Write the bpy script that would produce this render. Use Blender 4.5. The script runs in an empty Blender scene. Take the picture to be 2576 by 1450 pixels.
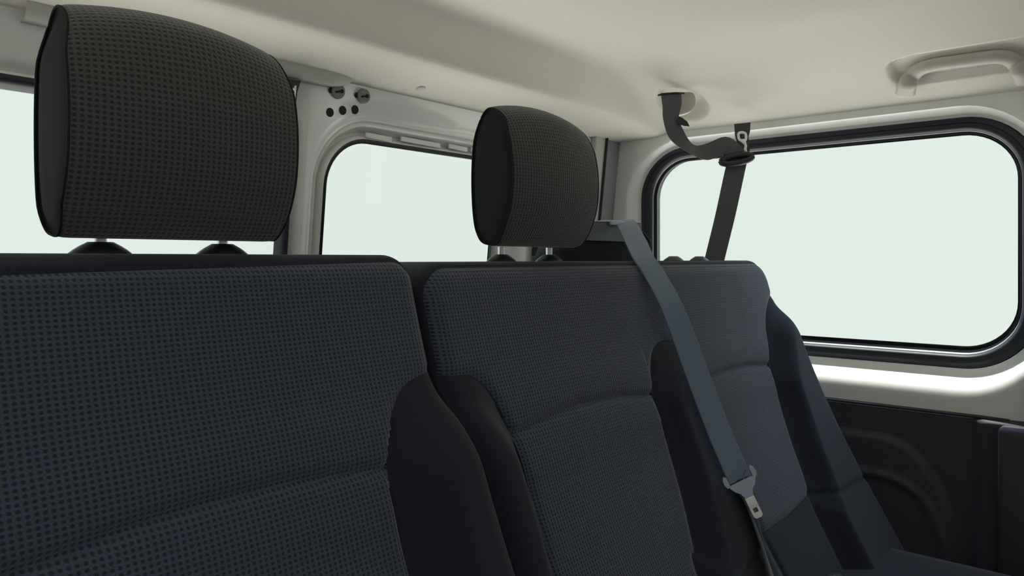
import bpy, math, random
from mathutils import Vector, Matrix
random.seed(3)
C = bpy.context.scene.collection
H = 1.05                      # eye height above the van floor; builders below work relative to the eye height

# ------------------------------------------------------------------ camera
FW = Vector((.7638, .6455, 0)); RT = Vector((.6455, -.7638, 0)); UP = Vector((0, 0, 1))
cam = bpy.data.cameras.new('camera'); cam.sensor_width = 36; cam.lens = 36*1845/2576
cam.shift_y = -74/2576; cam.clip_start = .01; cam.clip_end = 100
co = bpy.data.objects.new('camera', cam); C.objects.link(co)
co.location = (0, 0, H)
co.rotation_euler = Matrix((RT, UP, -FW)).transposed().to_euler()
bpy.context.scene.camera = co

# ------------------------------------------------------------------ sky, sun, exposure
SKY = (.805, .880, .825, 1)
w = bpy.data.worlds.new('sky'); bpy.context.scene.world = w; w.use_nodes = True
nt = w.node_tree; nt.nodes.clear()
def N(nt, t, **k):
    n = nt.nodes.new(t)
    for a, b in k.items(): setattr(n, a, b)
    return n
tc = N(nt, 'ShaderNodeTexCoord'); sep = N(nt, 'ShaderNodeSeparateXYZ')
nt.links.new(tc.outputs['Generated'], sep.inputs[0])
ramp = N(nt, 'ShaderNodeValToRGB'); mp = N(nt, 'ShaderNodeMapRange')
mp.inputs['From Min'].default_value = -1; mp.inputs['From Max'].default_value = 1
nt.links.new(sep.outputs['Z'], mp.inputs['Value']); nt.links.new(mp.outputs[0], ramp.inputs[0])
GROUND = (3.75, 3.62, 3.4, 1); ZEN = (2.2, 2.8, 3.8, 1)
els = ramp.color_ramp.elements
els[0].position = 0; els[0].color = GROUND
els[1].position = 1; els[1].color = ZEN
for p, c in ((.30, GROUND), (.40, SKY), (.62, SKY), (.76, ZEN)):
    e = els.new(p); e.color = c
bg = N(nt, 'ShaderNodeBackground'); out = N(nt, 'ShaderNodeOutputWorld')
nt.links.new(ramp.outputs[0], bg.inputs[0])
# added direction factor: dims world light from front and left to shape interior shading
dt = N(nt, 'ShaderNodeVectorMath', operation='DOT_PRODUCT'); nt.links.new(tc.outputs['Generated'], dt.inputs[0]); dt.inputs[1].default_value = (.55, .83, 0)
m2 = N(nt, 'ShaderNodeMapRange', interpolation_type='SMOOTHSTEP'); nt.links.new(dt.outputs['Value'], m2.inputs['Value'])
m2.inputs['From Min'].default_value = -.6; m2.inputs['From Max'].default_value = .2; m2.inputs['To Min'].default_value = .19; m2.inputs['To Max'].default_value = 1
nt.links.new(m2.outputs[0], bg.inputs[1])
nt.links.new(bg.outputs[0], out.inputs[0])

sun = bpy.data.lights.new('sun', 'SUN'); sun.energy = 9; sun.angle = math.radians(1.5); sun.color = (1, .98, .92)
so = bpy.data.objects.new('sun', sun); C.objects.link(so)
so.location = (4, 2, 6)
sd = Vector((math.cos(math.radians(76))*.93, math.cos(math.radians(76))*.36, math.sin(math.radians(76))))
so.rotation_euler = sd.to_track_quat('Z', 'Y').to_euler()

vs = bpy.context.scene.view_settings
vs.view_transform = 'Standard'; vs.look = 'None'; vs.exposure = 0; vs.gamma = 1; vs.use_curve_mapping = False

# ------------------------------------------------------------------ materials
def mat(name, col, rough=.6, metal=0, coat=0, bump=None, spec=.5, sheen=0, var=None):
    m = bpy.data.materials.new(name); m.use_nodes = True
    t = m.node_tree; b = t.nodes['Principled BSDF']
    b.inputs['Base Color'].default_value = (*col, 1); b.inputs['Roughness'].default_value = rough
    b.inputs['Metallic'].default_value = metal; b.inputs['Coat Weight'].default_value = coat
    b.inputs['Coat Roughness'].default_value = .08
    b.inputs['Specular IOR Level'].default_value = spec
    b.inputs['Sheen Weight'].default_value = sheen
    b.inputs['Sheen Roughness'].default_value = .5
    tcn = N(t, 'ShaderNodeTexCoord')
    if bump:
        nz = N(t, 'ShaderNodeTexNoise'); nz.inputs['Scale'].default_value = bump[0]; nz.inputs['Detail'].default_value = 4
        t.links.new(tcn.outputs['Object'], nz.inputs['Vector'])
        bp = N(t, 'ShaderNodeBump'); bp.inputs['Strength'].default_value = bump[1]; bp.inputs['Distance'].default_value = bump[2]
        t.links.new(nz.outputs[0], bp.inputs['Height']); t.links.new(bp.outputs[0], b.inputs['Normal'])
    if var:
        nz = N(t, 'ShaderNodeTexNoise'); nz.inputs['Scale'].default_value = var[0]; nz.inputs['Detail'].default_value = 5
        t.links.new(tcn.outputs['Object'], nz.inputs['Vector'])
        mx = N(t, 'ShaderNodeMix', data_type='RGBA')
        mx.inputs['A'].default_value = (*[c*(1-var[1]) for c in col], 1)
        mx.inputs['B'].default_value = (*[min(1, c*(1+var[1])) for c in col], 1)
        t.links.new(nz.outputs[0], mx.inputs['Factor']); t.links.new(mx.outputs['Result'], b.inputs['Base Color'])
    return m

def waffle(name, hi, lo, a=.0050, c=.0042):
    """waffle cloth: a square lattice of small dark pits in a lighter net, from UVs in metres"""
    m = mat(name, hi, .9, sheen=.35, spec=.2); t = m.node_tree; b = t.nodes['Principled BSDF']
    uv = N(t, 'ShaderNodeUVMap'); s = N(t, 'ShaderNodeSeparateXYZ'); t.links.new(uv.outputs[0], s.inputs[0])
    def mth(op, x, y=None, y2=None):
        n = N(t, 'ShaderNodeMath', operation=op)
        for i, q in enumerate((x, y, y2)):
            if q is None: continue
            if isinstance(q, (int, float)): n.inputs[i].default_value = q
            else: t.links.new(q, n.inputs[i])
        return n.outputs[0]
    nz = N(t, 'ShaderNodeTexNoise'); nz.inputs['Scale'].default_value = 60; nz.inputs['Detail'].default_value = 3
    t.links.new(uv.outputs[0], nz.inputs['Vector'])
    jit = mth('MULTIPLY', mth('SUBTRACT', nz.outputs[0], .5), .0012)
    def wave(o, per):
        return mth('MULTIPLY_ADD', mth('COSINE', mth('MULTIPLY', mth('ADD', o, jit), 2*math.pi/per)), .5, .5)
    wx = mth('POWER', wave(s.outputs[0], a), .55); wy = mth('POWER', wave(s.outputs[1], c), .55)
    pit = mth('MULTIPLY', wx, wy)
    mr = N(t, 'ShaderNodeMapRange', interpolation_type='SMOOTHSTEP'); t.links.new(pit, mr.inputs['Value'])
    mr.inputs['From Min'].default_value = .28; mr.inputs['From Max'].default_value = .85
    fine = N(t, 'ShaderNodeTexNoise'); fine.inputs['Scale'].default_value = 900; t.links.new(uv.outputs[0], fine.inputs['Vector'])
    mx = N(t, 'ShaderNodeMix', data_type='RGBA'); mx.inputs['A'].default_value = (*hi, 1); mx.inputs['B'].default_value = (*lo, 1)
    t.links.new(mr.outputs[0], mx.inputs['Factor'])
    mul = N(t, 'ShaderNodeMix', data_type='RGBA', blend_type='MULTIPLY'); mul.inputs['Factor'].default_value = 1
    t.links.new(mx.outputs['Result'], mul.inputs['A'])
    cr = N(t, 'ShaderNodeMapRange'); t.links.new(fine.outputs[0], cr.inputs['Value'])
    cr.inputs['From Min'].default_value = .3; cr.inputs['From Max'].default_value = .7
    cr.inputs['To Min'].default_value = .7; cr.inputs['To Max'].default_value = 1.3
    t.links.new(cr.outputs[0], mul.inputs['B']); t.links.new(mul.outputs['Result'], b.inputs['Base Color'])
    bp = N(t, 'ShaderNodeBump'); bp.inputs['Strength'].default_value = .7; bp.inputs['Distance'].default_value = .0008
    t.links.new(mth('SUBTRACT', 1, mr.outputs[0]), bp.inputs['Height']); t.links.new(bp.outputs[0], b.inputs['Normal'])
    return m

M = {}
M['waffle_head'] = waffle('waffle_cloth_headrest', (.055, .059, .058), (.018, .020, .021))
M['waffle'] = waffle('waffle_cloth', (.050, .062, .096), (.015, .018, .034))  # blue tint stands in for sky light falling on the seat backs
M['plain'] = mat('plain_dark_cloth', (.018, .021, .032), .95, bump=(900, .5, .0006), spec=.15, sheen=.15, var=(500, .3))  # its blue cast is likewise sky light put into the colour
M['piping'] = mat('seam_cloth', (.012, .013, .018), .8)
M['thread'] = mat('stitch_thread', (.16, .17, .18), .8)
M['side'] = mat('smooth_side_cloth', (.013, .015, .016), .85, bump=(1500, .3, .0003), sheen=0, spec=.15)
M['liner'] = mat('headliner_felt', (.75, .73, .655), 1, bump=(420, .35, .0012), spec=.1, var=(260, .06))
M['paint'] = mat('white_body_paint', (.80, .81, .785), .28, coat=.5, bump=(9, .05, .01))
M['paint_rough'] = mat('slot_light_plate', (.88, .89, .86), .6, bump=(300, .6, .001))  # pale colour imitates light showing through slots
M['grey'] = mat('grey_pillar_plastic', (.27, .29, .30), .5, bump=(800, .2, .0004))
M['lgrey'] = mat('light_grey_plastic', (.52, .51, .48), .5, bump=(700, .2, .0004))
M['rubber'] = mat('black_rubber_seal', (.012, .015, .022), .55)
M['frit'] = mat('black_glass_border', (.010, .012, .014), .15)
M['chrome'] = mat('bright_steel', (.75, .75, .74), .22, metal=1)
M['steel'] = mat('sunlit_tongue_steel', (.92, .92, .87), .3, metal=.0, coat=.6, bump=(600, .3, .0003))  # near-white and non-metal: the colour stands in for sunlight on the blades
M['lid'] = mat('dark_grey_plastic', (.030, .035, .044), .4, bump=(900, .2, .0003))
M['black'] = mat('black_plastic', (.014, .015, .018), .45, bump=(900, .3, .0003))
M['hole'] = mat('dark_cavity', (.02, .02, .018), .9)
M['plug'] = mat('grey_plug', (.24, .245, .23), .55)
M['trim'] = mat('dark_grained_trim', (.044, .044, .057), .62, bump=(700, .5, .0006), var=(4, .08))
M['edge'] = mat('grey_highlight_ring', (.30, .32, .35), .4)
M['handle'] = mat('beige_handle_plastic', (.52, .47, .42), .45)
M['floor'] = mat('dark_floor_mat', (.035, .035, .037), .85, bump=(200, .5, .002))
M['belt'] = mat('belt_webbing', (.13, .185, .265), .5, sheen=.3)
M['belt_grey'] = mat('grey_belt_webbing', (.072, .076, .082), .6, sheen=.2)
M['tongue'] = mat('tongue_plastic', (.42, .48, .60), .35)
M['roof'] = mat('roof_paint', (.6, .6, .6), .4)
def webbing(m):
    t = m.node_tree; b = t.nodes['Principled BSDF']; uv = N(t, 'ShaderNodeUVMap'); wv = N(t, 'ShaderNodeTexWave')
    wv.inputs['Scale'].default_value = 240; wv.bands_direction = 'DIAGONAL'; t.links.new(uv.outputs[0], wv.inputs['Vector'])
    bp = N(t, 'ShaderNodeBump'); bp.inputs['Strength'].default_value = .25; bp.inputs['Distance'].default_value = .0004
    t.links.new(wv.outputs[1], bp.inputs['Height']); t.links.new(bp.outputs[0], b.inputs['Normal'])
webbing(M['belt']); webbing(M['belt_grey'])
def glassmat():
    m = bpy.data.materials.new('window_glass'); m.use_nodes = True; t = m.node_tree; t.nodes.clear()
    o = N(t, 'ShaderNodeOutputMaterial'); mix = N(t, 'ShaderNodeMixShader'); tr = N(t, 'ShaderNodeBsdfTransparent')
    gl = N(t, 'ShaderNodeBsdfGlossy'); lw = N(t, 'ShaderNodeLayerWeight'); lw.inputs[0].default_value = .15; fr = N(t, 'ShaderNodeMath', operation='MULTIPLY'); fr.inputs[1].default_value = .2; t.links.new(lw.outputs['Facing'], fr.inputs[0])
    tr.inputs[0].default_value = (.97, .985, .975, 1); gl.inputs['Roughness'].default_value = .02
    t.links.new(fr.outputs[0], mix.inputs[0]); t.links.new(tr.outputs[0], mix.inputs[1]); t.links.new(gl.outputs[0], mix.inputs[2])
    t.links.new(mix.outputs[0], o.inputs[0]); return m
M['glass'] = glassmat()

# ------------------------------------------------------------------ helpers
def ray(u, v):                      # direction through a pixel, forward depth 1
    return FW + RT*((u-1288)/1845) + UP*((651-v)/1845)
def onX(u, v, X): d = ray(u, v); return d*(X/d.x)
def onY(u, v, Y): d = ray(u, v); return d*(Y/d.y)
def at(u, v, dep): return ray(u, v)*dep

def thing(name, label, cat, loc=(0, 0, 0), group=None):
    o = bpy.data.objects.new(name, None); C.objects.link(o); o.empty_display_size = .05
    o.location = (loc[0], loc[1], loc[2]+H); o['label'] = label; o['category'] = cat
    if group: o['group'] = group
    return o
def world_base(p):
    b = Vector((0, 0, 0))
    while p is not None: b += p.location; p = p.parent
    return b
class MB:
    def __init__(s): s.v = []; s.f = []; s.uv = []
    def add(s, vs, fs, uvs=None):
        n = len(s.v); s.v += [Vector(p) for p in vs]; s.f += [tuple(i+n for i in f) for f in fs]
        s.uv += list(uvs) if uvs else [(p[0], p[2]) for p in vs]
        return s
    def grid(s, P, closeu=False, closev=False, uvs=None, flip=False):
        r = len(P); c = len(P[0]); vs = [p for row in P for p in row]; fs = []
        for i in range(r if closeu else r-1):
            for j in range(c if closev else c-1):
                q = (i*c+j, ((i+1) % r)*c+j, ((i+1) % r)*c+(j+1) % c, i*c+(j+1) % c)
                fs.append(q[::-1] if flip else q)
        return s.add(vs, fs, [p for row in uvs for p in row] if uvs else None)
    def box(s, lo, hi, bev=0, axes=None, o=None):
        """box with softened edges; axes/o give an oriented frame"""
        import bmesh
        bm = bmesh.new(); bmesh.ops.create_cube(bm, size=1)
        for v in bm.verts:
            v.co = Vector([(lo[k]+hi[k])/2 + v.co[k]*(hi[k]-lo[k]) for k in range(3)])
        if bev: bmesh.ops.bevel(bm, geom=bm.edges[:], offset=bev, segments=3, profile=.5, affect='EDGES')
        bm.verts.index_update()
        def tr(c): return c if axes is None else o + axes[0]*c[0]+axes[1]*c[1]+axes[2]*c[2]
        s.add([tr(v.co) for v in bm.verts], [[v.index for v in f.verts] for f in bm.faces]); bm.free()
        return s
    def tube(s, pts, r, n=12, flat=None):
        """round (or flattened: flat=(normal, ratio)) tube along points; r number or list"""
        rings = []
        for i, p in enumerate(pts):
            p = Vector(p); a = Vector(pts[max(0, i-1)]); b = Vector(pts[min(len(pts)-1, i+1)])
            t = (b-a).normalized()
            ref = flat[0] if flat else (UP if abs(t.z) < .9 else Vector((1, 0, 0)))
            x = t.cross(ref).normalized(); y = x.cross(t).normalized()
            rr = r[i] if isinstance(r, (list, tuple)) else r
            k = flat[1] if flat else 1
            rings.append([p + x*math.cos(q)*rr + y*math.sin(q)*rr*k for q in [2*math.pi*j/n for j in range(n)]])
        s.grid(rings, closev=True)
        m = len(s.v)
        s.f.append(tuple(range(m-n, m))[::-1] if False else tuple(range(m-n, m))); s.f.append(tuple(range(m-n*len(pts), m-n*len(pts)+n))[::-1])
        return s
    def lathe(s, prof, base, axis=UP, n=28, sx=1):
        ax = Vector(axis).normalized(); x = ax.cross(Vector((.3, .9, .1))).normalized(); y = ax.cross(x)
        rings = [[Vector(base)+ax*h+(x*math.cos(q)+y*math.sin(q))*r for q in [2*math.pi*j/n for j in range(n)]] for r, h in prof]
        s.grid(rings, closev=True); return s
    def build(s, name, m, parent=None, smooth=True, auto=None):
        me = bpy.data.meshes.new(name); b = world_base(parent) if parent else Vector((0, 0, 0))
        off = Vector((0, 0, H)) - b
        me.from_pydata([p+off for p in s.v], [], s.f)
        ul = me.uv_layers.new(name='UVMap')
        for lp in me.loops: ul.data[lp.index].uv = s.uv[lp.vertex_index]
        me.materials.append(m)
        import bmesh
        bm = bmesh.new(); bm.from_mesh(me); bmesh.ops.remove_doubles(bm, verts=bm.verts, dist=1e-6)
        bmesh.ops.recalc_face_normals(bm, faces=bm.faces); bm.to_mesh(me); bm.free()
        if smooth:
            me.polygons.foreach_set('use_smooth', [True]*len(me.polygons))
            if auto is not None: me.set_sharp_from_angle(angle=math.radians(auto))
        o = bpy.data.objects.new(name, me); C.objects.link(o)
        if parent: o.parent = parent
        return o
def struct(mb, name, m, parent=None, **k):
    o = mb.build(name, m, parent, **k)
    if not parent: o['kind'] = 'structure'
    return o
def sst(x): x = max(0, min(1, x)); return x*x*(3-2*x)
def interp(tab, x):
    if x <= tab[0][0]: return tab[0][1]
    for (a, b), (c, d) in zip(tab, tab[1:]):
        if x <= c: return b+(d-b)*(x-a)/(c-a)
    return tab[-1][1]
def catmull(P, n=8, closed=False):
    out = []; m = len(P)
    for i in range(m if closed else m-1):
        p0 = P[(i-1) % m] if closed or i > 0 else P[0]; p1 = P[i]; p2 = P[(i+1) % m]
        p3 = P[(i+2) % m] if closed or i+2 < m else P[-1]
        for k in range(n):
            t = k/n
            out.append(tuple(.5*((2*b)+(-a+c)*t+(2*a-5*b+4*c-d)*t*t+(-a+3*b-3*c+d)*t**3) for a, b, c, d in zip(p0, p1, p2, p3)))
    if not closed: out.append(tuple(P[-1]))
    return out
def ribbon(mb, pts, wd, width=.047, th=.0016, n=6):
    """a strap with real thickness following points, wd = width direction at each point"""
    st = catmull([tuple(p)+tuple(q) for p, q in zip(pts, wd)], n)
    rows = []; uvs = []; L = 0; last = None
    for i, s_ in enumerate(st):
        p = Vector(s_[:3]); q = Vector(s_[3:]); a = Vector(st[max(0, i-1)][:3]); b = Vector(st[min(len(st)-1, i+1)][:3])
        t = (b-a).normalized(); q = (q - t*q.dot(t)); wl = q.length; q.normalize(); nn = t.cross(q)
        if last is not None: L += (p-last).length
        last = p; hw = width/2*min(1, wl)
        cs = [(-hw, th/2), (-hw*.96, th), (0, th*1.0), (hw*.96, th), (hw, th/2), (hw, -th/2), (hw*.96, -th), (0, -th), (-hw*.96, -th), (-hw, -th/2)]
        rows.append([p+q*x+nn*y for x, y in cs]); uvs.append([(x, L) for x, y in cs])
    mb.grid(rows, closev=True, uvs=uvs); n0 = len(mb.v)
    mb.f.append(tuple(range(n0-10, n0))); mb.f.append(tuple(range(n0-len(rows)*10, n0-len(rows)*10+10))[::-1])
    return mb
def rrect(x0, x1, z0, z1, r, n=12, side=6):
    """counter clockwise rounded rectangle; returns list of (x,z,corner_index,angle or None)"""
    out = []
    cs = [(x1-r, z1-r, 0), (x0+r, z1-r, 90), (x0+r, z0+r, 180), (x1-r, z0+r, 270)]
    for k, (cx, cz, a0) in enumerate(cs):
        for i in range(n+1):
            a = math.radians(a0+90*i/n); out.append((cx+r*math.cos(a), cz+r*math.sin(a), k, i/n))
        nx = cs[(k+1) % 4]; a = math.radians(a0+90)
        p = (cx+r*math.cos(a), cz+r*math.sin(a)); q = (nx[0]+r*math.cos(a), nx[1]+r*math.sin(a))
        for i in range(1, side): t = i/side; out.append((p[0]+(q[0]-p[0])*t, p[1]+(q[1]-p[1])*t, None, None))
    return out
def square_loop(x0, x1, z0, z1, R, n=12, side=6):
    """same sample count as rrect but lands on a plain rectangle; R=(cx,cz) arc centres per corner"""
    out = []; sg = [(1, 1), (-1, 1), (-1, -1), (1, -1)]
    cn = [(x1, z1), (x0, z1), (x0, z0), (x1, z0)]
    for k in range(4):
        (cx, cz), (px, pz) = R[k], cn[k]
        ends = ((px, cz), (cx, pz)) if k % 2 == 0 else ((cx, pz), (px, cz))
        for i in range(n+1):
            t = i/n
            if t <= .5: a, b, tt = ends[0], (px, pz), t*2
            else: a, b, tt = (px, pz), ends[1], t*2-1
            out.append((a[0]+(b[0]-a[0])*tt, a[1]+(b[1]-a[1])*tt))
        k2 = (k+1) % 4; (cx2, cz2), (px2, pz2) = R[k2], cn[k2]
        e2 = (px2, cz2) if k2 % 2 == 0 else (cx2, pz2)
        p = ends[1]
        for i in range(1, side): t = i/side; out.append((p[0]+(e2[0]-p[0])*t, p[1]+(e2[1]-p[1])*t))
    return out
def win_rings(G, offs, r0):
    """G=(x0,x1,z0,z1) of the glass; offs=list of (l, r, t, b) offsets"""
    L = []
    for (l, r, t, b) in offs:
        L.append([(p[0], p[1]) for p in rrect(G[0]-l, G[1]+r, G[2]-b, G[3]+t, r0+min(l+r, t+b)/2)])
    return L

# ------------------------------------------------------------------ headliner
XR = 1.68; YR = 1.05; ZE = .312
gtab = [(-3, .412), (.70, .412), (.80, .420), (.86, .424), (.885, .421), (.900, .410), (.908, .375), (.917, .342), (.935, .334), (.98, .325), (YR, .306)]
def gY(y): return sum(interp(gtab, y+d*.004) for d in (-2, -1, 0, 1, 2))/5
def fX(x): return .412-.100*sst((x-1.36)/.40)*1.25 if x > 1.36 else .412
def liner(x, y):
    fx = .412 - .100*(max(0, (x-1.34)/.34))**1.7
    gy = gY(min(y, YR))
    z = ZE + (gy-.306)/.106*(fx-ZE) - .004*(1-(gy-.306)/.106)
    # recess behind the belt outlet
    dx = (x-BX)/.062; dy = (y-BY)/.058
    q = dx*dx+dy*dy
    z += .030*sst((1.15-q)/.45)
    # recess the grab handle folds into
    a = (x-1.568)/.046; b = (y-.205)/.155
    q = a**4+b**4
    z += .014*sst((1.15-q)/.35)
    return z
BX, BY = 1.572, .806
mb = MB(); P = []; uv = []
ys = [-1.6+.1*i for i in range(15)] + [-.1+.005*i for i in range(231)]; ys = [y for y in ys if y < YR]+[YR]
xs = [-.5, -.4, -.3, -.2, -.1]+[.005*i for i in range(336)]+[XR]
for y in ys: P.append([(x, y, liner(x, y)) for x in xs])
mb.grid(P); 
# lip turning up at the rear and right borders
mb.grid([[(x, YR, liner(x, YR)) for x in xs], [(x, YR+.004, liner(x, YR)+.004) for x in xs], [(x, YR+.004, .46) for x in xs]])
mb.grid([[(XR, y, liner(XR, y)) for y in ys], [(XR+.004, y, liner(XR, y)+.004) for y in ys], [(XR+.004, y, .46) for y in ys]])
struct(mb, 'ceiling', M['liner'])
struct(MB().box((-.55, -1.65, .47), (1.76, 1.30, .50)), 'roof', M['roof'], smooth=False)
struct(MB().box((-.55, -1.65, -1.10), (1.86, 1.30, -1.05)), 'floor', M['floor'], smooth=False)

# ------------------------------------------------------------------ rear wall with its windows
def ry(z): return YR + .11*(.31-z)
ZB = -1.05; ZT = .45
def rear_cell(idx, cell, G, r0, prof, seal=True):
    offs = [(p[0],)*4 for p in prof]
    # glass and frit
    L = [rrect(G[0]-o, G[1]+o, G[2]-o, G[3]+o, r0+max(o, -r0*.6)) for o, d in prof]
    rings = [[(p[0], ry(p[1])+d, p[1]) for p in l] for l, (o, d) in zip(L, prof)]
    o_, d_ = prof[-1]; rr = r0+o_
    x0, x1, z0, z1 = G[0]-o_, G[1]+o_, G[2]-o_, G[3]+o_
    Rc = [(x1-rr, z1-rr), (x0+rr, z1-rr), (x0+rr, z0+rr), (x1-rr, z0+rr)]
    sq = square_loop(cell[0], cell[1], ZB, ZT, Rc)
    return rings, [(p[0], ry(p[1]), p[1]) for p in sq]
paintR = MB()
def glass_pane(name, loop, off):
    mb = MB(); n = len(loop)
    a = [Vector(p) for p in loop]; b = [p+off for p in a]
    mb.add(a+b, [tuple(range(n)), tuple(range(2*n-1, n-1, -1))]+[(i, (i+1) % n, n+(i+1) % n, n+i) for i in range(n)])
    o = struct(mb, name, M['glass'], smooth=False); return o
GZ = .022
for idx, cell, G, r0, prof in (
    (1, (-.5, .722), (-.42, .688), None, None),
    (2, (.722, 1.325), (.778, 1.226), None, None),
    (3, (1.325, 1.612), (1.405, 1.545), None, None)):  # third opening is invented, added to make a bright strip under the headrest
    z0, z1 = (-.30, .2165) if idx < 3 else (-.30, .10)
    g = (*G, z0, z1); r0 = {1: .022, 2: .085, 3: .03}[idx]
    frit = [(-.004, GZ), (.004, GZ-.003)]
    paint = {1: [(.006, GZ-.004), (.008, GZ-.010), (.012, GZ-.012), (.018, GZ-.006), (.026, .008), (.033, .001)],
             2: [(.004, GZ-.002), (.010, GZ+.002), (.012, GZ+.012), (.018, GZ+.014), (.024, GZ-.002), (.028, .010), (.033, .012), (.037, .006), (.042, .005), (.052, .003), (.055, 0)],
             3: [(.004, GZ-.004), (.012, GZ-.010), (.018, .004), (.022, 0)]}[idx]
    fr, _ = rear_cell(idx, cell, g, r0, frit)
    pr, sq = rear_cell(idx, cell, g, r0, paint)
    paintR.grid(pr+[sq], closev=True)
    frame = MB().grid(fr+[[(p[0], p[1]+.010, p[2]) for p in fr[-1]]], closev=True)
    if idx == 1:   # wide black rubber surround on the door edge
        L = [[(p[0], ry(p[1])+d, p[1]) for p in rrect(g[0]-o, g[1]+o, g[2]-o, g[3]+o, r0+max(0, o))] for o, d in ((-.004, GZ), (.000, .008), (.003, .003), (.010, .001), (.013, .008))]
        frame = MB().grid(L, closev=True)
    pane = glass_pane('window_%d' % idx, fr[0], Vector((0, .004, 0)))
    frame.build('window_seal', M['rubber'] if idx == 1 else M['frit'], pane)
wall_rear = struct(paintR, 'wall_rear', M['paint'], auto=50)
# the corner pillar and its seam
struct(MB().box((1.555, 1.034, -1.0), (1.606, 1.050, .36), .004, axes=(Vector((1, 0, 0)), Vector((0, 1, 0)), Vector((0, -.11, 1)).normalized()), o=Vector((0, .034, 0))), 'trim_1', M['lgrey'])
struct(MB().box((1.600, 1.042, -1.0), (1.68, 1.058, .36), .004, axes=(Vector((1, 0, 0)), Vector((0, 1, 0)), Vector((0, -.11, 1)).normalized()), o=Vector((0, .030, 0))), 'trim_2', M['grey'])
mbs = MB().box((1.597, 1.028, -1.0), (1.602, 1.05, .36), .001, axes=(Vector((1, 0, 0)), Vector((0, 1, 0)), Vector((0, -.11, 1)).normalized()), o=Vector((0, .034, 0)))
struct(mbs, 'trim_3', M['rubber'])
# dark seal strip between the doors behind the second headrest
mbs = MB().box((1.352, 1.035, -1.0), (1.366, 1.05, .30), .003, axes=(Vector((1, 0, 0)), Vector((0, 1, 0)), Vector((0, -.11, 1)).normalized()), o=Vector((0, .034, 0)))
struct(mbs, 'trim_4', M['rubber'])
def disc_on_rear(name, u, v, rad, m, h=.003, parent=None, dome=0, y=None):
    p = onY(u, v, YR); 
    for _ in range(3): p = onY(u, v, ry(p.z))
    ax = Vector((0, -1, -.11)).normalized()
    mb = MB().lathe([(0, h+dome), (rad*.55, h+dome*.9), (rad*.9, h+dome*.4), (rad, h*.6), (rad*1.03, -.001)], p, ax)
    return mb.build(name, m, parent), p, ax
# big radius embossing above the second window and three round holes at the pillar head
for u, v in ((830, 283), (862, 278), (893, 276)):
    disc_on_rear('hole', u, v, .0078, M['hole'], h=.0006, parent=wall_rear)
hp = bpy.data.objects
for k, (u, v) in enumerate(((848, 230), (912, 242))):
    p = onY(u, v, YR)
    for _ in range(3): p = onY(u, v, ry(p.z))
    t = thing('pillar_plug', ('grey round keyhole plug above the three pillar holes, nearer the dark door seal', 'grey round keyhole plug above the pillar holes, further right beside the ceiling edge')[k], 'plug', p, 'keyhole plugs on the rear pillar')
    ax = Vector((-.10, -1, -.2)).normalized()
    MB().lathe([(0, .007), (.0112, .007), (.0128, .0052), (.0134, 0), (.0134, -.004)], p, ax).build('plug_face', M['plug'], t, auto=40)
    x = Vector((1, -.1, .25)).normalized(); y = ax.cross(x)
    MB().box((-.0070, -.0016, .0066), (.005, .0016, .0082), .0004, axes=(x, y, ax), o=p).lathe([(0, .0084), (.0034, .0084), (.0034, .006)], p+x*.005, ax, 16).build('key_slot', M['hole'], t)
    MB().lathe([(0, .005), (.0045, .004), (.0052, 0)], p-x*.0135+Vector((0, 0, .003)), ax, 16).build('side_tab', M['hole'], t)
# pale plates painted as bright light in the header slots of window two
for (u0, v0, u1, v1) in ((921, 339, 986, 352), (1010, 349, 1108, 367), (1130, 367, 1176, 377), (1186, 376, 1232, 385)):
    a = onY(u0, v0, 1.078); b = onY(u1, v1, 1.078); d = (b-a).normalized(); n_ = Vector((0, -1, 0)); z_ = d.cross(n_)*-1
    if z_.z < 0: z_ = -z_
    L = (b-a).length
    MB().box((0, -.0048, -.004), (L, .0048, .0005), .001, axes=(d, z_, n_), o=a).build('slot_light_plate', M['paint_rough'], wall_rear)
# strip of grey trim under the headliner border
t = MB()
rows = []
for i, x in enumerate([.30+.0125*k for k in range(41)]):
    e = 1 if x < .74 else math.sqrt(max(0.02, 1-((x-.74)/.062)**2))
    zc, hh = .314, .021*e
    rows.append([(x, 1.040+.016*(1-math.cos(a*math.pi))*-0-.014*math.sin(a*math.pi)*e, zc+hh*math.cos(a*math.pi)+.003*(1-e)) for a in [k/10 for k in range(11)]]+[(x, 1.06, zc-hh), (x, 1.06, zc+hh)])
t.grid(rows, closev=True); n0 = len(t.v); t.f.append(tuple(range(n0-13, n0)))
struct(t, 'trim_5', M['lgrey'])
# black bracket carrying a latch behind the first headrest
br = thing('latch_bracket', 'black angular bracket with a small round bolt beside the dark door seal', 'bracket', (.66, 1.02, .2))
pts = [onY(u, v, 1.035) for u, v in ((690, 196), (757, 203), (748, 232), (745, 258), (734, 274), (724, 262), (690, 262))]
n = len(pts); off = Vector((0, .010, 0))
MB().add(pts+[p+off for p in pts], [tuple(range(n)), tuple(range(2*n-1, n-1, -1))]+[(i, (i+1) % n, n+(i+1) % n, n+i) for i in range(n)]).build('plate', M['black'], br, smooth=False)
MB().lathe([(0, .004), (.003, .004), (.005, .001), (.006, -.002)], onY(737, 228, 1.035), Vector((0, -1, 0)), 16).build('bolt', M['chrome'], br)
pts = [onY(u, v, 1.033) for u, v in ((741.5, 216), (746, 215), (743, 250), (739, 250))]
MB().add(pts+[p+off*.3 for p in pts], [(0, 1, 2, 3), (7, 6, 5, 4), (0, 1, 5, 4), (1, 2, 6, 5), (2, 3, 7, 6), (3, 0, 4, 7)]).build('edge_strip', M['paint_rough'], br, smooth=False)

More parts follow.
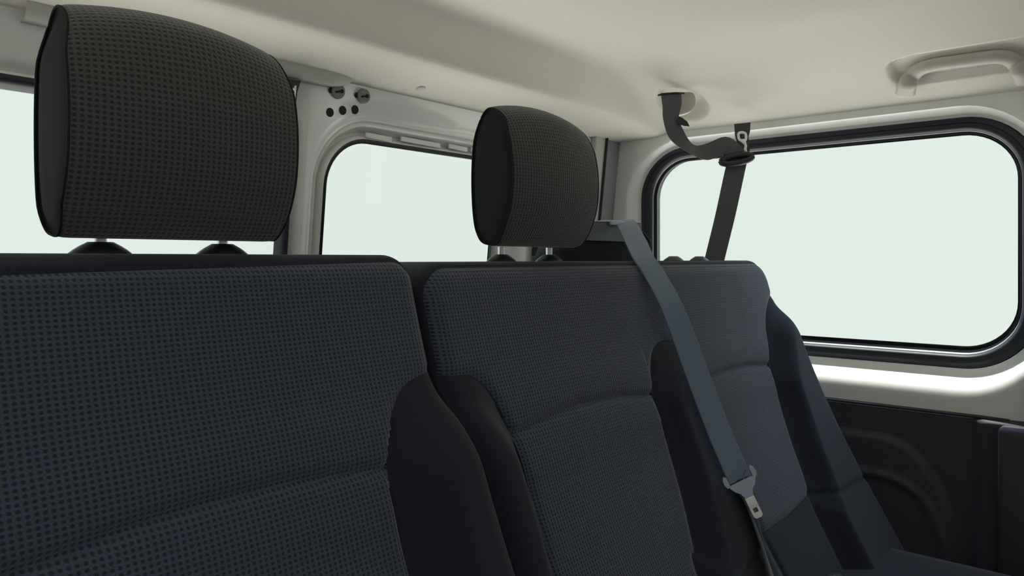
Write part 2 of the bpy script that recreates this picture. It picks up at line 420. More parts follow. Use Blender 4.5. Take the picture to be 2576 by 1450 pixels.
# ------------------------------------------------------------------ right wall with its long window
G = (.163, .961, -.183, .255); r0 = .098      # (y0,y1,z0,z1)
def yz(l, r, t, b, X): # r: side toward the rear
    return [(X, p[0], p[1]) for p in rrect(G[0]-l, G[1]+r, G[2]-b, G[3]+t, r0+(l+r+t+b)/4)]
seal = [yz(-.006, -.006, -.006, -.006, 1.722), yz(.001, .001, .001, .008, 1.7185), yz(.001, .001, .001, .008, 1.7215)]
line = [yz(.001, .001, .001, .007, 1.7195), yz(.0028, .0028, .0026, .0100, 1.7125), yz(.003, .003, .003, .0105, 1.7195)]  # thin lighter ring added in the seal to give its highlight line
rub = [yz(.003, .003, .003, .0105, 1.718), yz(.0035, .0035, .0035, .011, 1.710), yz(.008, .008, .007, .013, 1.703), yz(.014, .014, .012, .017, 1.701), yz(.018, .018, .016, .021, 1.7025), yz(.022, .022, .019, .026, 1.699), yz(.030, .027, .026, .034, 1.697), yz(.033, .029, .028, .036, 1.702), yz(.033, .029, .028, .036, 1.712)]
pnt = [yz(.033, .029, .028, .036, 1.712), yz(.034, .029, .028, .037, 1.701), yz(.040, .034, .033, .047, 1.699), yz(.044, .038, .037, .054, 1.693), yz(.047, .042, .040, .060, 1.682), yz(.050, .048, .043, .066, 1.667), yz(.053, .054, .046, .073, 1.657), yz(.058, .060, .050, .083, 1.653), yz(.064, .066, .054, .096, 1.650)]
rr = r0+(.064+.066+.054+.096)/4
y0, y1, z0, z1 = G[0]-.064, G[1]+.066, G[2]-.096, G[3]+.054
Rc = [(y1-rr, z1-rr), (y0+rr, z1-rr), (y0+rr, z0+rr), (y1-rr, z0+rr)]
sq = [(1.700 if p[1] < 0 else 1.664, p[0], p[1]) for p in square_loop(.08, 1.062, ZB, .36, Rc)]
mb = MB()
# top and rear borders stay further out than the sill
def lift(ring, k):
    out_ = []
    for (x, y, z) in ring:
        f = sst((z+.16)/.30); out_.append((x+(1.688-x)*f*k*(1 if x < 1.688 else 0), y, z))
    return out_
ks = [0, 0, 0, 0, .6, .55, .45, .5, .55]
pnt = [lift(r, k) for r, k in zip(pnt, ks)]
sq = lift(sq, .4)
mb.grid(pnt+[sq], closev=True)
wr = struct(mb, 'wall_right', M['paint'], auto=60)
struct(MB().box((1.70, -1.6, ZB), (1.74, .08, .47)), 'wall_front', M['paint'], smooth=False)
pane = glass_pane('window_4', seal[0], Vector((.004, 0, 0)))
MB().grid(seal, closev=True).build('glass_border', M['frit'], pane)
MB().grid(line, closev=True).build('highlight_ring', M['edge'], pane, auto=40)
MB().grid(rub, closev=True).build('window_seal', M['rubber'], pane, auto=50)
# outer skin closing the cavity around window
mb = MB(); ring = yz(-.002, -.002, -.002, -.002, 1.745)
Rc2 = [(y1-.17, z1-.14), (y0+.17, z1-.14), (y0+.17, z0+.17), (y1-.17, z0+.17)]
mb.grid([ring, [(1.745, p[0], p[1]) for p in square_loop(.0, 1.20, ZB, .48, Rc2)]], closev=True)
struct(mb, 'wall_outer', M['roof'], smooth=False)
# B pillar: painted post and its dark capped cover at the frame's right edge
struct(MB().box((1.612, .045, -.33), (1.70, .150, .40), .022), 'trim_6', M['paint'])

# dark lower trim panel with the wheel arch relief
arc1 = [onX(u, v, 1.64) for u, v in ((2060, 1072), (2110, 1081), (2190, 1092), (2265, 1112), (2320, 1160), (2370, 1240), (2400, 1320), (2418, 1420), (2425, 1500))]
arc2 = [onX(u, v, 1.64) for u, v in ((2137, 1187), (2200, 1192), (2260, 1212), (2315, 1252), (2350, 1310), (2372, 1370), (2385, 1450))]
def seg_dist(P, y, z):
    best = 9; side = 1
    for a, b in zip(P, P[1:]):
        dy, dz = b.y-a.y, b.z-a.z; t = max(0, min(1, ((y-a.y)*dy+(z-a.z)*dz)/(dy*dy+dz*dz)))
        ey, ez = y-a.y-dy*t, z-a.z-dz*t; d = math.hypot(ey, ez)
        if d < best: best = d; side = 1 if dy*ez-dz*ey > 0 else -1
    return best, side
def cm(P): return [Vector(p) for p in catmull([tuple(p) for p in P], 5)]
arc1 = cm(arc1); arc2 = cm(arc2)
def trimX(y, z):
    x = 1.640
    d, s = seg_dist(arc1, y, z); x -= .010*sst(.5+s*d/.012) - .010*1; 
    x += .005*math.exp(-(d/.004)**2)
    d, s = seg_dist(arc2, y, z); x -= .006*math.exp(-((d-.002)/.006)**2)
    if s > 0: pass
    x -= .018*sst((.235-y)/.02)            # pillar cover stands proud
    x += .02*sst((z+.309)/.006)             # rolls over at the top border
    return x
mb = MB(); rows = []
zs = [-.303-.006*i for i in range(50)]+[-.61-.02*i for i in range(23)]
for z in zs: rows.append([(trimX(y, z), y, z) for y in [-.4+.05*i for i in range(10)]+[.1+.0065*i for i in range(145)]])
top = [(x+.02, y, z+.001) for x, y, z in rows[0]]
mb.grid([top]+rows)
struct(mb, 'trim_7', M['trim'])
# piping along the upper border of the trim
struct(MB().tube([onX(u, v, 1.648) for u, v in ((2040, 999), (2200, 1018), (2350, 1036), (2470, 1050), (2540, 1060))], .0035, 10), 'trim_8', M['trim'])
mb = MB(); rows = []
for i in range(13):
    a = i/12
    y = .185-.10*a
    rows.append([(1.606+.004*math.cos(b*6.283)-.0*a, y, -.325) for b in (0,)])
pc = onX(2512, 1072, 1.618)
struct(MB().box((1.600, -.02, -.62), (1.66, pc.y, pc.z), .010), 'trim_9', M['trim'])

# ------------------------------------------------------------------ seat backs
def Yc(z):
    if z >= -.45: return .60+.25*z-.35*z*z
    return .60+.25*-.45-.35*.2025+.565*(z+.45)
def pdist(P, x, z, closed=False):
    best = 9
    Q = P+[P[0]] if closed else P
    for a, b in zip(Q, Q[1:]):
        dx, dz = b[0]-a[0], b[1]-a[1]; t = max(0, min(1, ((x-a[0])*dx+(z-a[1])*dz)/(dx*dx+dz*dz+1e-12)))
        d = math.hypot(x-a[0]-dx*t, z-a[1]-dz*t)
        if d < best: best = d
    return best
def inside(P, x, z):
    c = False; j = len(P)-1
    for i in range(len(P)):
        if (P[i][1] > z) != (P[j][1] > z) and x < (P[j][0]-P[i][0])*(z-P[i][1])/(P[j][1]-P[i][1])+P[i][0]: c = not c
        j = i
    return c
def sdf_poly(P):
    xs_ = [p[0] for p in P]; zs_ = [p[1] for p in P]; bb = (min(xs_)-.05, max(xs_)+.05, min(zs_)-.05, max(zs_)+.05); cache = {}
    def f(x, z):
        k = (round(x, 5), round(z, 5))
        if k not in cache:
            if not (bb[0] < x < bb[1] and bb[2] < z < bb[3]): cache[k] = -.05
            else:
                d = pdist(P, x, z, True); cache[k] = d if inside(P, x, z) else -d
        return cache[k]
    return f
def sdf_below(P):          # positive below a curve z = c(x)
    def f(x, z):
        return (interp(P, x)-z)
    return f
def sdf_rr(x0, x1, z0, z1, r):
    cx, cz = (x0+x1)/2, (z0+z1)/2; hx, hz = (x1-x0)/2-r, (z1-z0)/2-r
    def f(x, z):
        qx, qz = abs(x-cx)-hx, abs(z-cz)-hz
        return r-(math.hypot(max(qx, 0), max(qz, 0))+min(max(qx, qz), 0))
    return f
def clip(poly, f):
    """split a polygon of (x,z) by f: returns part with f>=0, part with f<0"""
    A = []; B = []; n = len(poly); vals = [f(*p) for p in poly]
    for i in range(n):
        p, q = poly[i], poly[(i+1) % n]; a, b = vals[i], vals[(i+1) % n]
        (A if a >= 0 else B).append(p)
        if (a >= 0) != (b >= 0):
            t = a/(a-b); m_ = (p[0]+(q[0]-p[0])*t, p[1]+(q[1]-p[1])*t); A.append(m_); B.append(m_)
    return (A if len(A) > 2 else None), (B if len(B) > 2 else None)

def build_back(parent, x0, x1, zt, rc, bolsters, seams, foot, panels, thick=.095, edge=0):
    """padded seat back. bolsters: polygons (x,z) of plain cloth; seams: curves across the waffle cloth; foot: curve below which cloth is plain"""
    out = sdf_rr(x0, x1, -.60, zt, rc)
    bf = [sdf_poly(b) for b, h in bolsters]; bh = [h for b, h in bolsters]; bt = [max(p[1] for p in b)+.012 for b, h in bolsters]
    ft = sdf_below(foot)
    R = .028
    def sm_(x, z): return out(x, z)-(.0055+.0015*sst((z-(zt-.035))/.02)+edge*sst((z-(zt-.04))/.02)*max(0, 1-(x-x0)/(x1-x0)))
    def Y(x, z):
        y = Yc(z); d = max(0, out(x, z))
        if d < R: y += R*(1-math.sqrt(max(0, 1-(1-d/R)**2)))*.9
        for f, h, ht in zip(bf, bh, bt):
            s = f(x, z)
            if s > 0: y -= h*sst(s/.05)*sst((ht-z)/.10)
            y += .0032*math.exp(-(s/.0055)**2)
        ib = max([f(x, z) for f in bf]+[-1])
        if ib < 0:
            for s_ in seams:
                if s_[0][0]-.01 < x < s_[-1][0]+.01:
                    dz = z-interp(s_, x)
                    y += .0055*math.exp(-(dz/.0055)**2) - .0035*math.exp(-((abs(dz)-.03)/.028)**2)
        y += .004*math.exp(-(ft(x, z)/.005)**2)
        y += .003*math.exp(-(sm_(x, z)/.0025)**2)      # seam just inside the border
        return y
    g = .0032
    M1 = {}
    def emit(key, poly):
        mb = M1.setdefault(key, (MB(), {}))
        idx = []
        for p in poly:
            k = (round(p[0], 6), round(p[1], 6))
            if k not in mb[1]:
                mb[1][k] = len(mb[0].v); x, z = p
                mb[0].v.append(Vector((x, Y(x, z), z))); mb[0].uv.append((x, z*1.03))
            if mb[1][k] not in idx: idx.append(mb[1][k])
        if len(idx) > 2: mb[0].f.append(tuple(idx))
    nx = int((x1-x0)/g)+1; nz = int((zt+.60)/g)+1
    for i in range(nx):
        for j in range(nz):
            xa, xb = x0+i*g, x0+(i+1)*g; za, zb = zt-(j+1)*g, zt-j*g
            if zb < -.585: continue
            q = [(xa, za), (xb, za), (xb, zb), (xa, zb)]
            vals = [out(*p) for p in q]
            if max(vals) < .0045: continue
            if min(vals) < .0045: q, _ = clip(q, lambda x, z: out(x, z)-.0045)
            if not q: continue
            rest = q; done = False
            # dark border outside the seam at .014
            if min(vals) < .034:
                rest, rim = clip(rest, sm_)
                if rim: emit('rim', rim)
                if not rest: continue
            for bi, f in enumerate(bf):
                if not rest: break
                cx, cz = (xa+xb)/2, (za+zb)/2
                s = f(cx, cz)
                if s < -.012: continue
                a, rest = clip(rest, f)
                if a: emit('bolster%d' % bi, a)
            if not rest: continue
            a, rest = clip(rest, ft)
            if a: emit('foot%d' % (x0 < 1.0 < xa), a)
            if not rest: continue
            # split the waffle cloth into panels by x range and seam
            cx = (xa+xb)/2
            pi = 0
            for k, (pa, pb) in enumerate(panels):
                if pa <= cx < pb: pi = k
            if seams[pi][0][0]-.08 < cx < seams[pi][-1][0]+.08:
                a, rest = clip(rest, sdf_below(seams[pi]))
                if a: emit('lower%d' % pi, a)
                if rest: emit('upper%d' % (pi if len(panels) == 1 else 9), rest)
            else: emit('upper%d' % (pi if len(panels) == 1 else 9), rest)
    # rounded border and body behind
    L = []
    def rl(d): return [(p[0], p[1]) for p in rrect(x0+d, x1-d, -.60+d, zt-d, max(.004, rc-d), 14, 60)]
    rows = []
    for d in (.0060, .0045, .003, .0015, .0006, .0001, 0):
        rows.append([(x, Y(x, z)+(.001 if d > .005 else 0), z) for x, z in rl(d)])
    yb = [(x, z) for x, z in rl(0)]
    for k in (.3, .7): rows.append([(x, Y(x, z)+(thick-R)*k, z) for x, z in yb])
    rows.append([(x, Yc(z)+thick-.006, z) for x, z in yb]); rows.append([(x, Yc(z)+thick, z) for x, z in rl(.008)])
    mb = M1.setdefault('rim', (MB(), {}))[0]
    mb.grid(rows, closev=True)
    back = MB(); bl = rl(.008)
    back.grid([[(x, Yc(z)+thick, z) for x, z in bl], [(x+(cxm-x)*.5, Yc(z)+thick+.006, z) for x, z in bl for cxm in [(x0+x1)/2]], [((x0+x1)/2, Yc(z)+thick+.008, z) for x, z in bl]], closev=True)
    back.build('back_panel', M['trim'], parent)
    names = {'rim': ('border_cover', 'plain'), 'foot': ('lower_cover', 'plain')}
    for k, (mb, _) in M1.items():
        if not mb.f: continue
        if k.startswith('bolster'): nm, mm = 'bolster', 'plain'
        elif k.startswith('upper'): nm, mm = 'upper_panel', 'waffle'
        elif k.startswith('lower'): nm, mm = 'lower_panel', 'waffle'
        else: nm, mm = names[k.rstrip('01')]
        mb.build(nm, M[mm], parent, auto=70)
    return Y, out

def sm(P, n=6): return [(a, b) for a, b in catmull(P, n)]
# single seat
s1 = thing('car_seat', 'single dark seat at the near left with a tall headrest, patterned waffle cloth back', 'seat', (.30, .40, -1.05))
bol1 = sm([(.57, -.120), (.548, -.120), (.522, -.122), (.496, -.131), (.478, -.149), (.464, -.173), (.455, -.199), (.449, -.233), (.449, -.263), (.449, -.30), (.453, -.36), (.46, -.44), (.47, -.62)])+[(.62, -.62), (.62, -.120)]
bol1l = [(0, -.112), (.04, -.113), (.07, -.125), (.092, -.143), (.105, -.166), (.112, -.192), (.116, -.224), (.116, -.253), (.114, -.30), (.110, -.36), (.10, -.44), (.09, -.62), (.0, -.62)]
seam1 = [(.11, -.204), (.176, -.196), (.214, -.191), (.272, -.187), (.339, -.188), (.419, -.194), (.46, -.200)]
foot1 = [(0, -.44), (.30, -.43), (.6, -.44)]
Y1, out1 = build_back(s1, .010, .549, .004, .030, [(bol1, .046), (bol1l, .030)], [seam1], foot1, [(-9, 9)], edge=.012)
# double seat
s2 = thing('bench_seat', 'dark two place bench seat with one headrest, beside the white right wall', 'seat', (1.05, .40, -1.05))
bolL = [(.50, -.127), (.545, -.1275)]+sm([(.570, -.128), (.597, -.131), (.618, -.149), (.628, -.175), (.636, -.203), (.638, -.245), (.637, -.286), (.631, -.338), (.622, -.40), (.61, -.62)])+[(.50, -.62)]
bolM = sm([(1.095, -.137), (1.065, -.131), (1.026, -.130), (.992, -.145), (.968, -.178), (.956, -.203), (.953, -.236), (.947, -.289), (.934, -.342), (.914, -.391), (.896, -.419), (.88, -.62)])+[(1.12, -.62)]+sm([(1.109, -.43), (1.127, -.38), (1.133, -.31), (1.131, -.221), (1.119, -.16), (1.095, -.137)])
bolR = sm([(1.62, -.070), (1.55, -.074), (1.505, -.092), (1.468, -.122), (1.440, -.158), (1.402, -.214), (1.386, -.270), (1.364, -.336), (1.349, -.387), (1.333, -.418), (1.32, -.45), (1.31, -.62)])+[(1.62, -.62)]
seamA = [(.615, -.2035), (.635, -.201), (.698, -.193), (.767, -.187), (.869, -.190), (.95, -.200)]
seamB = [(1.05, -.204), (1.122, -.199), (1.202, -.195), (1.302, -.196), (1.46, -.211)]
foot2 = [(.5, -.46), (.60, -.46), (.90, -.45), (1.0, -.43), (1.107, -.423), (1.215, -.425), (1.333, -.418), (1.37, -.42), (1.6, -.43)]
Y2, out2 = build_back(s2, .553, 1.552, -.004, .046, [(bolL, .040), (bolM, .020), (bolR, .034)], [seamA, seamB], foot2, [(-9, 1.02), (1.02, 9)])
# light stitching dashes along the top seam of the bench
mb = MB(); x = .60
while x < 1.50:
    z = -.004-.0105; a = Vector((x, Y2(x, z)-.0006, z)); b = Vector((x+.0035, Y2(x+.0035, z)-.0006, z))
    mb.tube([a, b], .0004, 5); x += .0058
mb.build('stitching', M['thread'], s2)
mb = MB()

# cushions and seat bases
def cushion(parent, x0, x1, yb, yf, zt, zb, nm='seat_cushion'):
    loops = []
    for d, z in ((0, zb), (0, zt-.04), (.006, zt-.018), (.020, zt-.004), (.05, zt), (.10, zt-.004)):
        loops.append([(p[0], p[1], z) for p in rrect(x0+d, x1-d, yf+d, yb-d, max(.02, .06-d*.3), 8, 8)])
    mb = MB().grid(loops, closev=True); n = len(loops[0]); m_ = len(mb.v)
    mb.f.append(tuple(range(m_-n, m_))); mb.f.append(tuple(range(n))[::-1])
    return mb.build(nm, M['plain'], parent)
cushion(s1, .010, .547, .44, -.10, -.545, -.69)
cushion(s2, .556, 1.50, .44, -.10, -.528, -.69)
for par, xa, xb in ((s1, .10, .50), (s2, .60, 1.50)):
    MB().box((xa, .02, -.80), (xb, .40, -.685), .01).build('seat_frame', M['black'], par)
    for lx in (xa+.03, xb-.06):
        for ly in (.04, .34):
            MB().box((lx, ly, -1.05), (lx+.035, ly+.05, -.79), .005).build('leg', M['black'], par)

# ferrules
def ferrule(parent, x, y, z, m=M['lid'], r=.0215, h=.0105):
    mb = MB().lathe([(0.0055, h+.001), (.009, h+.001), (.0115, h*.93), (.0145, h*.72), (.018, h*.42), (r, .0005), (r+.0005, -.003)], (x, y, z), UP, 28)
    # stretch a little along the seat
    for v in mb.v: v.x = x+(v.x-x)*1.12; v.y = y+(v.y-y)*.8
    return mb.build('post_guide', m, parent)
def headrest(parent, cx, label=None):
    DZ = .0035
    prof = [(.613, .034), (.600, .068), (.597, .110), (.603, .150), (.616, .179), (.636, .194), (.652, .192), (.663, .170), (.669, .115), (.667, .058), (.658, .022), (.641, .0135), (.626, .0155)]
    pr = [(a, b+DZ) for a, b in catmull(prof, 6, True)]; n = len(pr)
    cy = sum(p[0] for p in pr)/n; cz = sum(p[1] for p in pr)/n
    arc = [0]
    for i in range(1, n+1): arc.append(arc[-1]+math.hypot(pr[i % n][0]-pr[i-1][0], pr[i % n][1]-pr[i-1][1]))
    HW = .0975
    def hw(z): return HW-.007*sst((z-.150)/.045)-.004*sst((.045-z)/.035)
    rows = []; uvs = []
    st = [-1+2*i/36 for i in range(37)]
    for t_ in st:
        row = []
        e = max(0, (abs(t_)-.90)/.10); sh = 1-.014*e*e
        for i in range(n+1):
            y, z = pr[i % n]; fr = sst((.64-y)/.03)
            yy = y-.007*(1-t_*t_)*fr
            yy = cy+(yy-cy)*sh; zz = cz+(z-cz)*sh+.012*(1-t_*t_)*sst((z-.11)/.08)
            row.append((cx+t_*hw(z), yy, zz))
        rows.append(row); uvs.append([(cx+t_*hw(pr[i % n][1]), arc[i]) for i in range(n+1)])
    mb = MB().grid(rows, uvs=uvs)
    hr = mb.build('headrest', M['waffle_head'], parent)
    for sg in (-1, 1):
        rr_ = []
        for q, dx in ((.985, 0.000), (.968, -.0020), (.93, -.0018), (.86, -.0008), (.80, .0), (.6, .0006), (.3, .0009), (.02, .001)):
            rr_.append([(cx+sg*(hw(cz+(z-cz)*q)-.0008+dx), cy+(y-cy)*q, cz+(z-cz)*q) for y, z in pr])
        m_ = MB().grid(rr_, closev=True); k = len(m_.v); m_.f.append(tuple(range(k-n, k)))
        m_.build('side_panel', M['side'], hr)
        # seam cord between side and wrap
        MB().tube([(cx+sg*(hw(z)-.0005), cy+(y-cy)*.986, cz+(z-cz)*.986) for y, z in pr+[pr[0]]], .0011, 6).build('seam', M['side'], hr)
    return hr
for par, cx, zt, has in ((s1, .2985, .004, 1), (s2, .806, -.004, 1), (s2, 1.297, -.004, 0)):
    for sg in (-1, 1):
        ferrule(par, cx+sg*.0535, .655, zt, h=.0088 if has else .0075)
    if has:
        hr = headrest(par, cx)
        for sg in (-1, 1):
            mb = MB().lathe([(.0048, 0), (.0048, .05)], (cx+sg*.0535, .655, zt-.03), UP, 16); mb.build('headrest_post', M['chrome'], hr)
# belt retractor cover standing on the bench's rear
o_ = []
for d, y in ((.012, .690), (.004, .694), (0, .702), (0, .745), (.006, .752)):
    L = []
    prof = [(.930, -.25), (.930, -.02), (.940, .005), (.962, .030), (1.000, .048), (1.060, .056), (1.120, .056), (1.165, .048), (1.195, .030), (1.215, .0), (1.222, -.04), (1.225, -.25)]
    for x, z in catmull(prof, 5):
        L.append((x+(1.08-x)*d/.15, y, z-d*.8))
    o_.append(L)
mb = MB().grid(o_, closev=True); n = len(o_[0]); k = len(mb.v); mb.f.append(tuple(range(n))); mb.f.append(tuple(range(k-n, k)))
rc_ = mb.build('retractor_cover', M['plain'], s2)
# smooth lid of the cover
o_ = []
prof = [(.962, .030), (.968, .044), (.985, .054), (1.020, .061), (1.060, .063), (1.120, .063), (1.168, .056), (1.203, .038), (1.212, .030)]
cp = catmull(prof, 5); n = len(cp)
for y, q in ((.688, .97), (.685, .99), (.685, 1), (.690, 1.02), (.745, 1.02), (.756, .97)):
    o_.append([(1.087+(x-1.087)*q, y, .03+(z-.03)*q) for x, z in cp])
mb = MB().grid(o_, closev=True); k = len(mb.v); mb.f.append(tuple(range(n))); mb.f.append(tuple(range(k-n, k)))
mb.build('cover_lid', M['lid'], rc_, auto=50)
MB().box((1.072, .683, .0575), (1.118, .712, .0665), .002).build('lid_button', M['tongue'], rc_)
MB().box((1.118, .684, .052), (1.178, .715, .0655), .003).build('belt_slot', M['black'], rc_)

# ------------------------------------------------------------------ shoulder belt over the bench
b1 = thing('seat_belt', 'blue grey shoulder belt lying over the bench back with tongue hanging down', 'seat belt', (1.05, .448, -.33))
pts = [(1.150, .712, .048), (1.139, .700, .0675), (1.112, .676, .060), (1.066, .630, .026), (1.037, .600, .002), (1.0305, .578, -.022), (1.0375, .548, -.078), (1.043, .512, -.171), (1.050, .478, -.260), tuple(at(1861, 1207, 1.078)/.985)]
wd = [(1, -.2, 0), (1, -.3, 0), (.9, -.4, .1), (.9, -.35, .22), (.95, -.28, .18), (.93, -.33, .14), (.91, -.38, .12), (.9, -.42, .12), (.9, -.42, .12), (.9, -.42, .14)]
pts = [Vector(p)*(1 if i < 6 else .985) for i, p in enumerate(pts)]
mb = ribbon(MB(), pts, wd, .0425)
mb.build('webbing', M['belt'], b1, auto=40)
# tongue
def tongue(parent, o, xa, dn, sc=1.0, loopm=M['tongue']):
    xa = Vector(xa).normalized(); dn = Vector(dn); dn = (dn-xa*dn.dot(xa)).normalized(); nn = xa.cross(dn).normalized()
    o = Vector(o)
    S = lambda x, y, z: o+(xa*x+dn*y+nn*z)*sc
    outer = catmull([(-.029, -.006), (-.033, -.001), (-.031, .006), (-.020, .020), (-.012, .026), (-.008, .034), (.008, .034), (.012, .026), (.022, .019), (.033, .006), (.035, -.004), (.033, -.012), (.026, -.016), (.024, -.012), (.027, .000)], 5)
    # plate body as polygon ring around the slot
    def prism(pl, z0, z1, bev=.001):
        n = len(pl); cxp = sum(p[0] for p in pl)/n; cyp = sum(p[1] for p in pl)/n
        r = []
        for q, z in ((.96, z0), (1, z0+bev), (1, z1-bev), (.96, z1)):
            r.append([S(cxp+(x-cxp)*q, cyp+(y-cyp)*q, z) for x, y in pl])
        m_ = MB().grid(r, closev=True); k = len(m_.v); m_.f.append(tuple(range(n))); m_.f.append(tuple(range(k-n, k))); return m_
    body = [(-.030, .003), (-.021, .018), (-.013, .025), (-.009, .036), (.009, .036), (.013, .025), (.022, .018), (.031, .003), (.022, .003), (.006, .003), (-.006, .003), (-.022, .003)]
    m1 = prism(body, -.003, .004)
    for sx in (-1, 1):      # arms beside the slot and the top bar
        m2 = prism([(sx*.0245, .004), (sx*.0245, -.014), (sx*.029, -.018), (sx*.0335, -.012), (sx*.0345, -.002), (sx*.031, .006)], -.003, .004); m1.add(m2.v, m2.f)
    m1.build('tongue_body', loopm, parent, auto=40)
    m3 = prism([(-.006, .000), (-.006, .0045), (.006, .0045), (.006, .000)], .003, .0055, .0005); m3.build('keeper', M['black'], parent)
    # blade, four bars around the latch hole
    bl = MB()
    def bar(x0, y0, x1, y1):
        q = prism([(x0, y0), (x1, y0), (x1, y1), (x0, y1)], -.0012, .0012, .0004); bl.add(q.v, q.f)
    bar(-.0095, .034, .0095, .059); bar(-.0095, .059, -.0045, .068); bar(.0045, .059, .0095, .068)
    q = prism([(-.0095, .068), (.0095, .068), (.0092, .075), (.006, .079), (-.006, .079), (-.0092, .075)], -.0012, .0012, .0004); bl.add(q.v, q.f)
    bl.build('tongue_blade', M['steel'], parent, auto=40)
tongue(b1, at(1863, 1207, 1.070), RT*.90+UP*.42, RT*.46-UP*.88-FW*.15, .74)
pts = [at(1861, 1207, 1.078), at(1866, 1228, 1.092), at(1885, 1285, 1.085), at(1912, 1360, 1.060), at(1938, 1440, 1.030), at(1960, 1510, 1.000)]
ribbon(MB(), pts, [(1, 0, .1), (1, .3, .1), (.9, .5, .1), (.9, .5, .1), (.9, .4, 0), (1, .3, 0)], .044).build('webbing', M['belt_grey'], b1, auto=40)

# ------------------------------------------------------------------ ceiling belt
def on_liner(u, v):
    d = ray(u, v); s = .8
    for _ in range(2000):
        p = d*s
        if p.z > liner(p.x, p.y) or s > 2.2: break
        s += .001
    return d*s
b2 = thing('seat_belt', 'dark belt dropping from the ceiling outlet through a guide past the right window', 'seat belt', at(1850, 655, 1.66))
pts = [at(1688, 234, 1.655), at(1690, 262, 1.650), at(1688, 300, 1.648), at(1703, 340, 1.65), at(1738, 374, 1.65), at(1775, 383, 1.655), at(1822, 369, 1.66), at(1858, 393, 1.66)]
r_ = RT; wd = [r_, r_*.95+UP*.1, r_*.85+UP*.1+FW*.3, r_*.75+UP*.35, r_*.35+UP*.45+FW*.4, r_*-.05+UP*.85+FW*.2, r_*.35+UP*1.0, r_*.6+UP*.6]
wd = [x*(1.0 if i < 2 else .95) for i, x in enumerate(wd)]
ribbon(MB(), pts, wd, .046, .0014, 8).build('webbing', M['belt_grey'], b2, auto=40)
pts = [at(1860, 392, 1.665), at(1850, 425, 1.665), at(1825, 540, 1.665), at(1797, 655, 1.665), at(1765, 790, 1.665)]
ribbon(MB(), pts, [r_*.98+UP*.12]*5, .048).build('webbing', M['belt_grey'], b2, auto=40)
# keeper tag on the belt
pl = [at(u, v, 1.645) for u, v in ((1706, 292), (1716, 296), (1729, 306), (1735, 318), (1722, 317), (1704, 311))]
n = len(pl); MB().add(pl+[p+FW*.003 for p in pl], [tuple(range(n)), tuple(range(2*n-1, n-1, -1))]+[(i, (i+1) % n, n+(i+1) % n, n+i) for i in range(n)]).build('belt_keeper', M['black'], b2, smooth=False)
# guide ring: a flattened loop
ctr = at(1853, 401, 1.655); ax_ = (RT*.97+UP*.04).normalized(); ay_ = (UP*.9+FW*.3).normalized()
loop = []
for k in range(33):
    a = 2*math.pi*k/32; rx = .035; rz = .0095
    loop.append(ctr+ax_*(rx*math.cos(a))+ay_*(rz*math.sin(a)+.005*math.cos(a)))
MB().tube(loop, .0072, 10).build('belt_guide', M['black'], b2)
# stowed tongue bracket above the window
b3 = thing('belt_bracket', 'dark hanging bracket with bright slotted steel tongue above the right window', 'bracket', at(1868, 400, 1.69))
pl = [at(u, v, 1.675) for u, v in ((1848, 312), (1888, 308), (1887, 330), (1883, 345), (1886, 375), (1884, 398), (1872, 404), (1862, 392), (1855, 360), (1850, 340))]
n = len(pl); MB().add(pl+[p+FW*.004 for p in pl], [tuple(range(n)), tuple(range(2*n-1, n-1, -1))]+[(i, (i+1) % n, n+(i+1) % n, n+i) for i in range(n)]).build('strap', M['trim'], b3, smooth=False)
o = at(1866, 334, 1.667); xa = RT; dn = (-UP*.95+RT*.08).normalized(); nn = -FW
def S3(x, y, z): return o+xa*x+dn*y+nn*z
lp = [S3(x, y, .001) for x, y in catmull([(-.0075, .002), (0, -.0005), (.0075, .002), (.0085, .009), (.007, .016), (0, .0175), (-.0065, .016), (-.0085, .009)], 4, True)]
m_ = MB().tube(lp+[lp[0]], .0030, 8, flat=(nn, .5))
m_.tube([S3(x, y, .001) for x, y in catmull([(-.001, .0175), (.004, .023), (.0062, .030), (.0045, .037), (.0055, .043), (.0075, .047)], 4)], [.0045]*5+[.003]*16, 8, flat=(nn, .5))
m_.build('tongue_blade', M['steel'], b3)

# ------------------------------------------------------------------ ceiling details
p = on_liner(1058, 222)
cl = MB().lathe([(0, .004), (.006, .0036), (.0095, .002), (.0105, 0)], p+Vector((0, 0, .001)), Vector((0, -.25, -1)), 20).build('trim_clip', M['lgrey'])
cl['label'] = 'small round beige push clip in the ceiling lining near the rear'; cl['category'] = 'clip'
pa, pb = on_liner(1740, 250), on_liner(1745, 285)
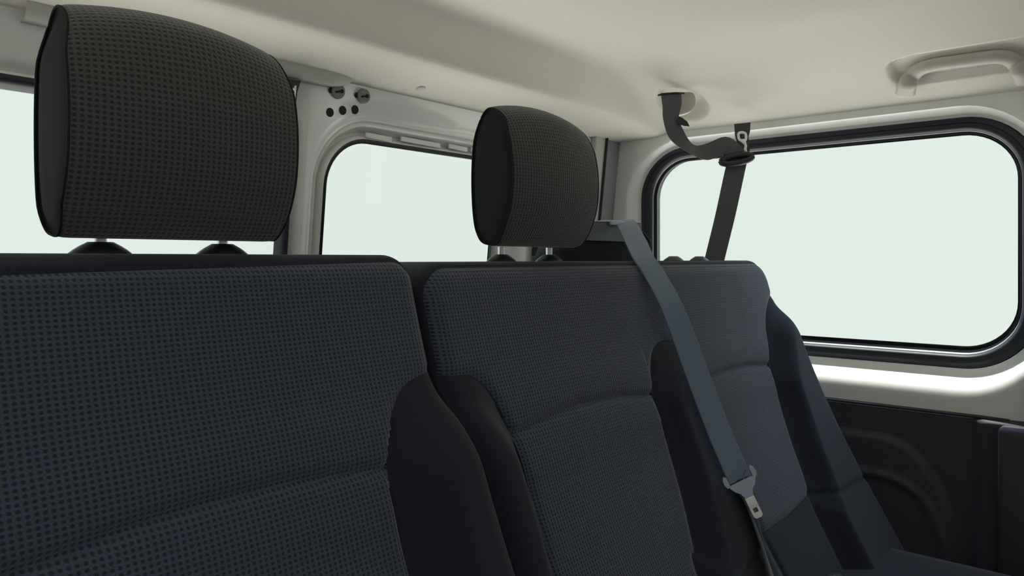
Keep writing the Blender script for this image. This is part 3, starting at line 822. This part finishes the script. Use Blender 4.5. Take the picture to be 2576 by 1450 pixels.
# outlet bezel around the belt slot
bz = thing('belt_outlet', 'beige moulded outlet in the ceiling where the dark belt comes out', 'belt outlet', at(1700, 240, 1.63))
# angled flap beside the belt
pl = [at(u, v, 1.675) for u, v in ((1700, 238), (1738, 232), (1749, 244), (1749, 262), (1742, 277), (1725, 286), (1703, 288), (1700, 262))]
pl = [Vector(p) for p in catmull([tuple(p) for p in pl], 4, True)]
n = len(pl); cc = sum(pl, Vector())/n
rings = [[p for p in pl], [cc+(p-cc)*.93-FW*.003 for p in pl], [cc+(p-cc)*.5-FW*.004 for p in pl]]
m_ = MB().grid([[p+FW*.02 for p in pl]]+rings, closev=True); k = len(m_.v); m_.f.append(tuple(range(k-n, k)))
m_.build('flap', M['handle'], bz)
sl = [at(u, v, 1.652) for u, v in ((1655, 240), (1672, 236), (1700, 234), (1722, 235))]
MB().tube(sl, .0022, 8).build('slot_edge', M['black'], bz)

# grab handle
gh = thing('grab_handle', 'beige plastic grab handle folded against the ceiling above the right window', 'handle', (1.60, .27, .33))
hp_ = [(2277, 236), (2281, 218), (2291, 195), (2312, 175), (2350, 163), (2400, 156), (2460, 148), (2515, 143), (2548, 152), (2568, 175), (2582, 205)]
pts = []
for u, v in catmull(hp_, 4):
    q = on_liner(u, v); pts.append(q-ray(u, v)*.016)
rad = [.0185-.004*math.sin(math.pi*i/(len(pts)-1)) for i in range(len(pts))]
MB().tube(pts, rad, 14, flat=(Vector((-.6, 0, -.8)).normalized(), .5)).build('grip', M['handle'], gh)

# ------------------------------------------------------------------ lower right buckle
bk = thing('belt_buckle', 'black belt buckle on the bench cushion at the lower right', 'buckle', (1.20, .33, -.53))
c0 = onX(2092, 1452, 1.25)
MB().box((-.022, -.016, -.002), (.022, .016, .012), .005, axes=(RT, FW, UP), o=c0-UP*.010).build('buckle_body', M['black'], bk)
MB().box((-.014, -.0175, .001), (-.002, -.016, .004), 0, axes=(RT, FW, UP), o=c0-UP*.001).box((.002, -.0175, -.001), (.014, -.016, .003), 0, axes=(RT, FW, UP), o=c0-UP*.001).build('marking', M['thread'], bk)
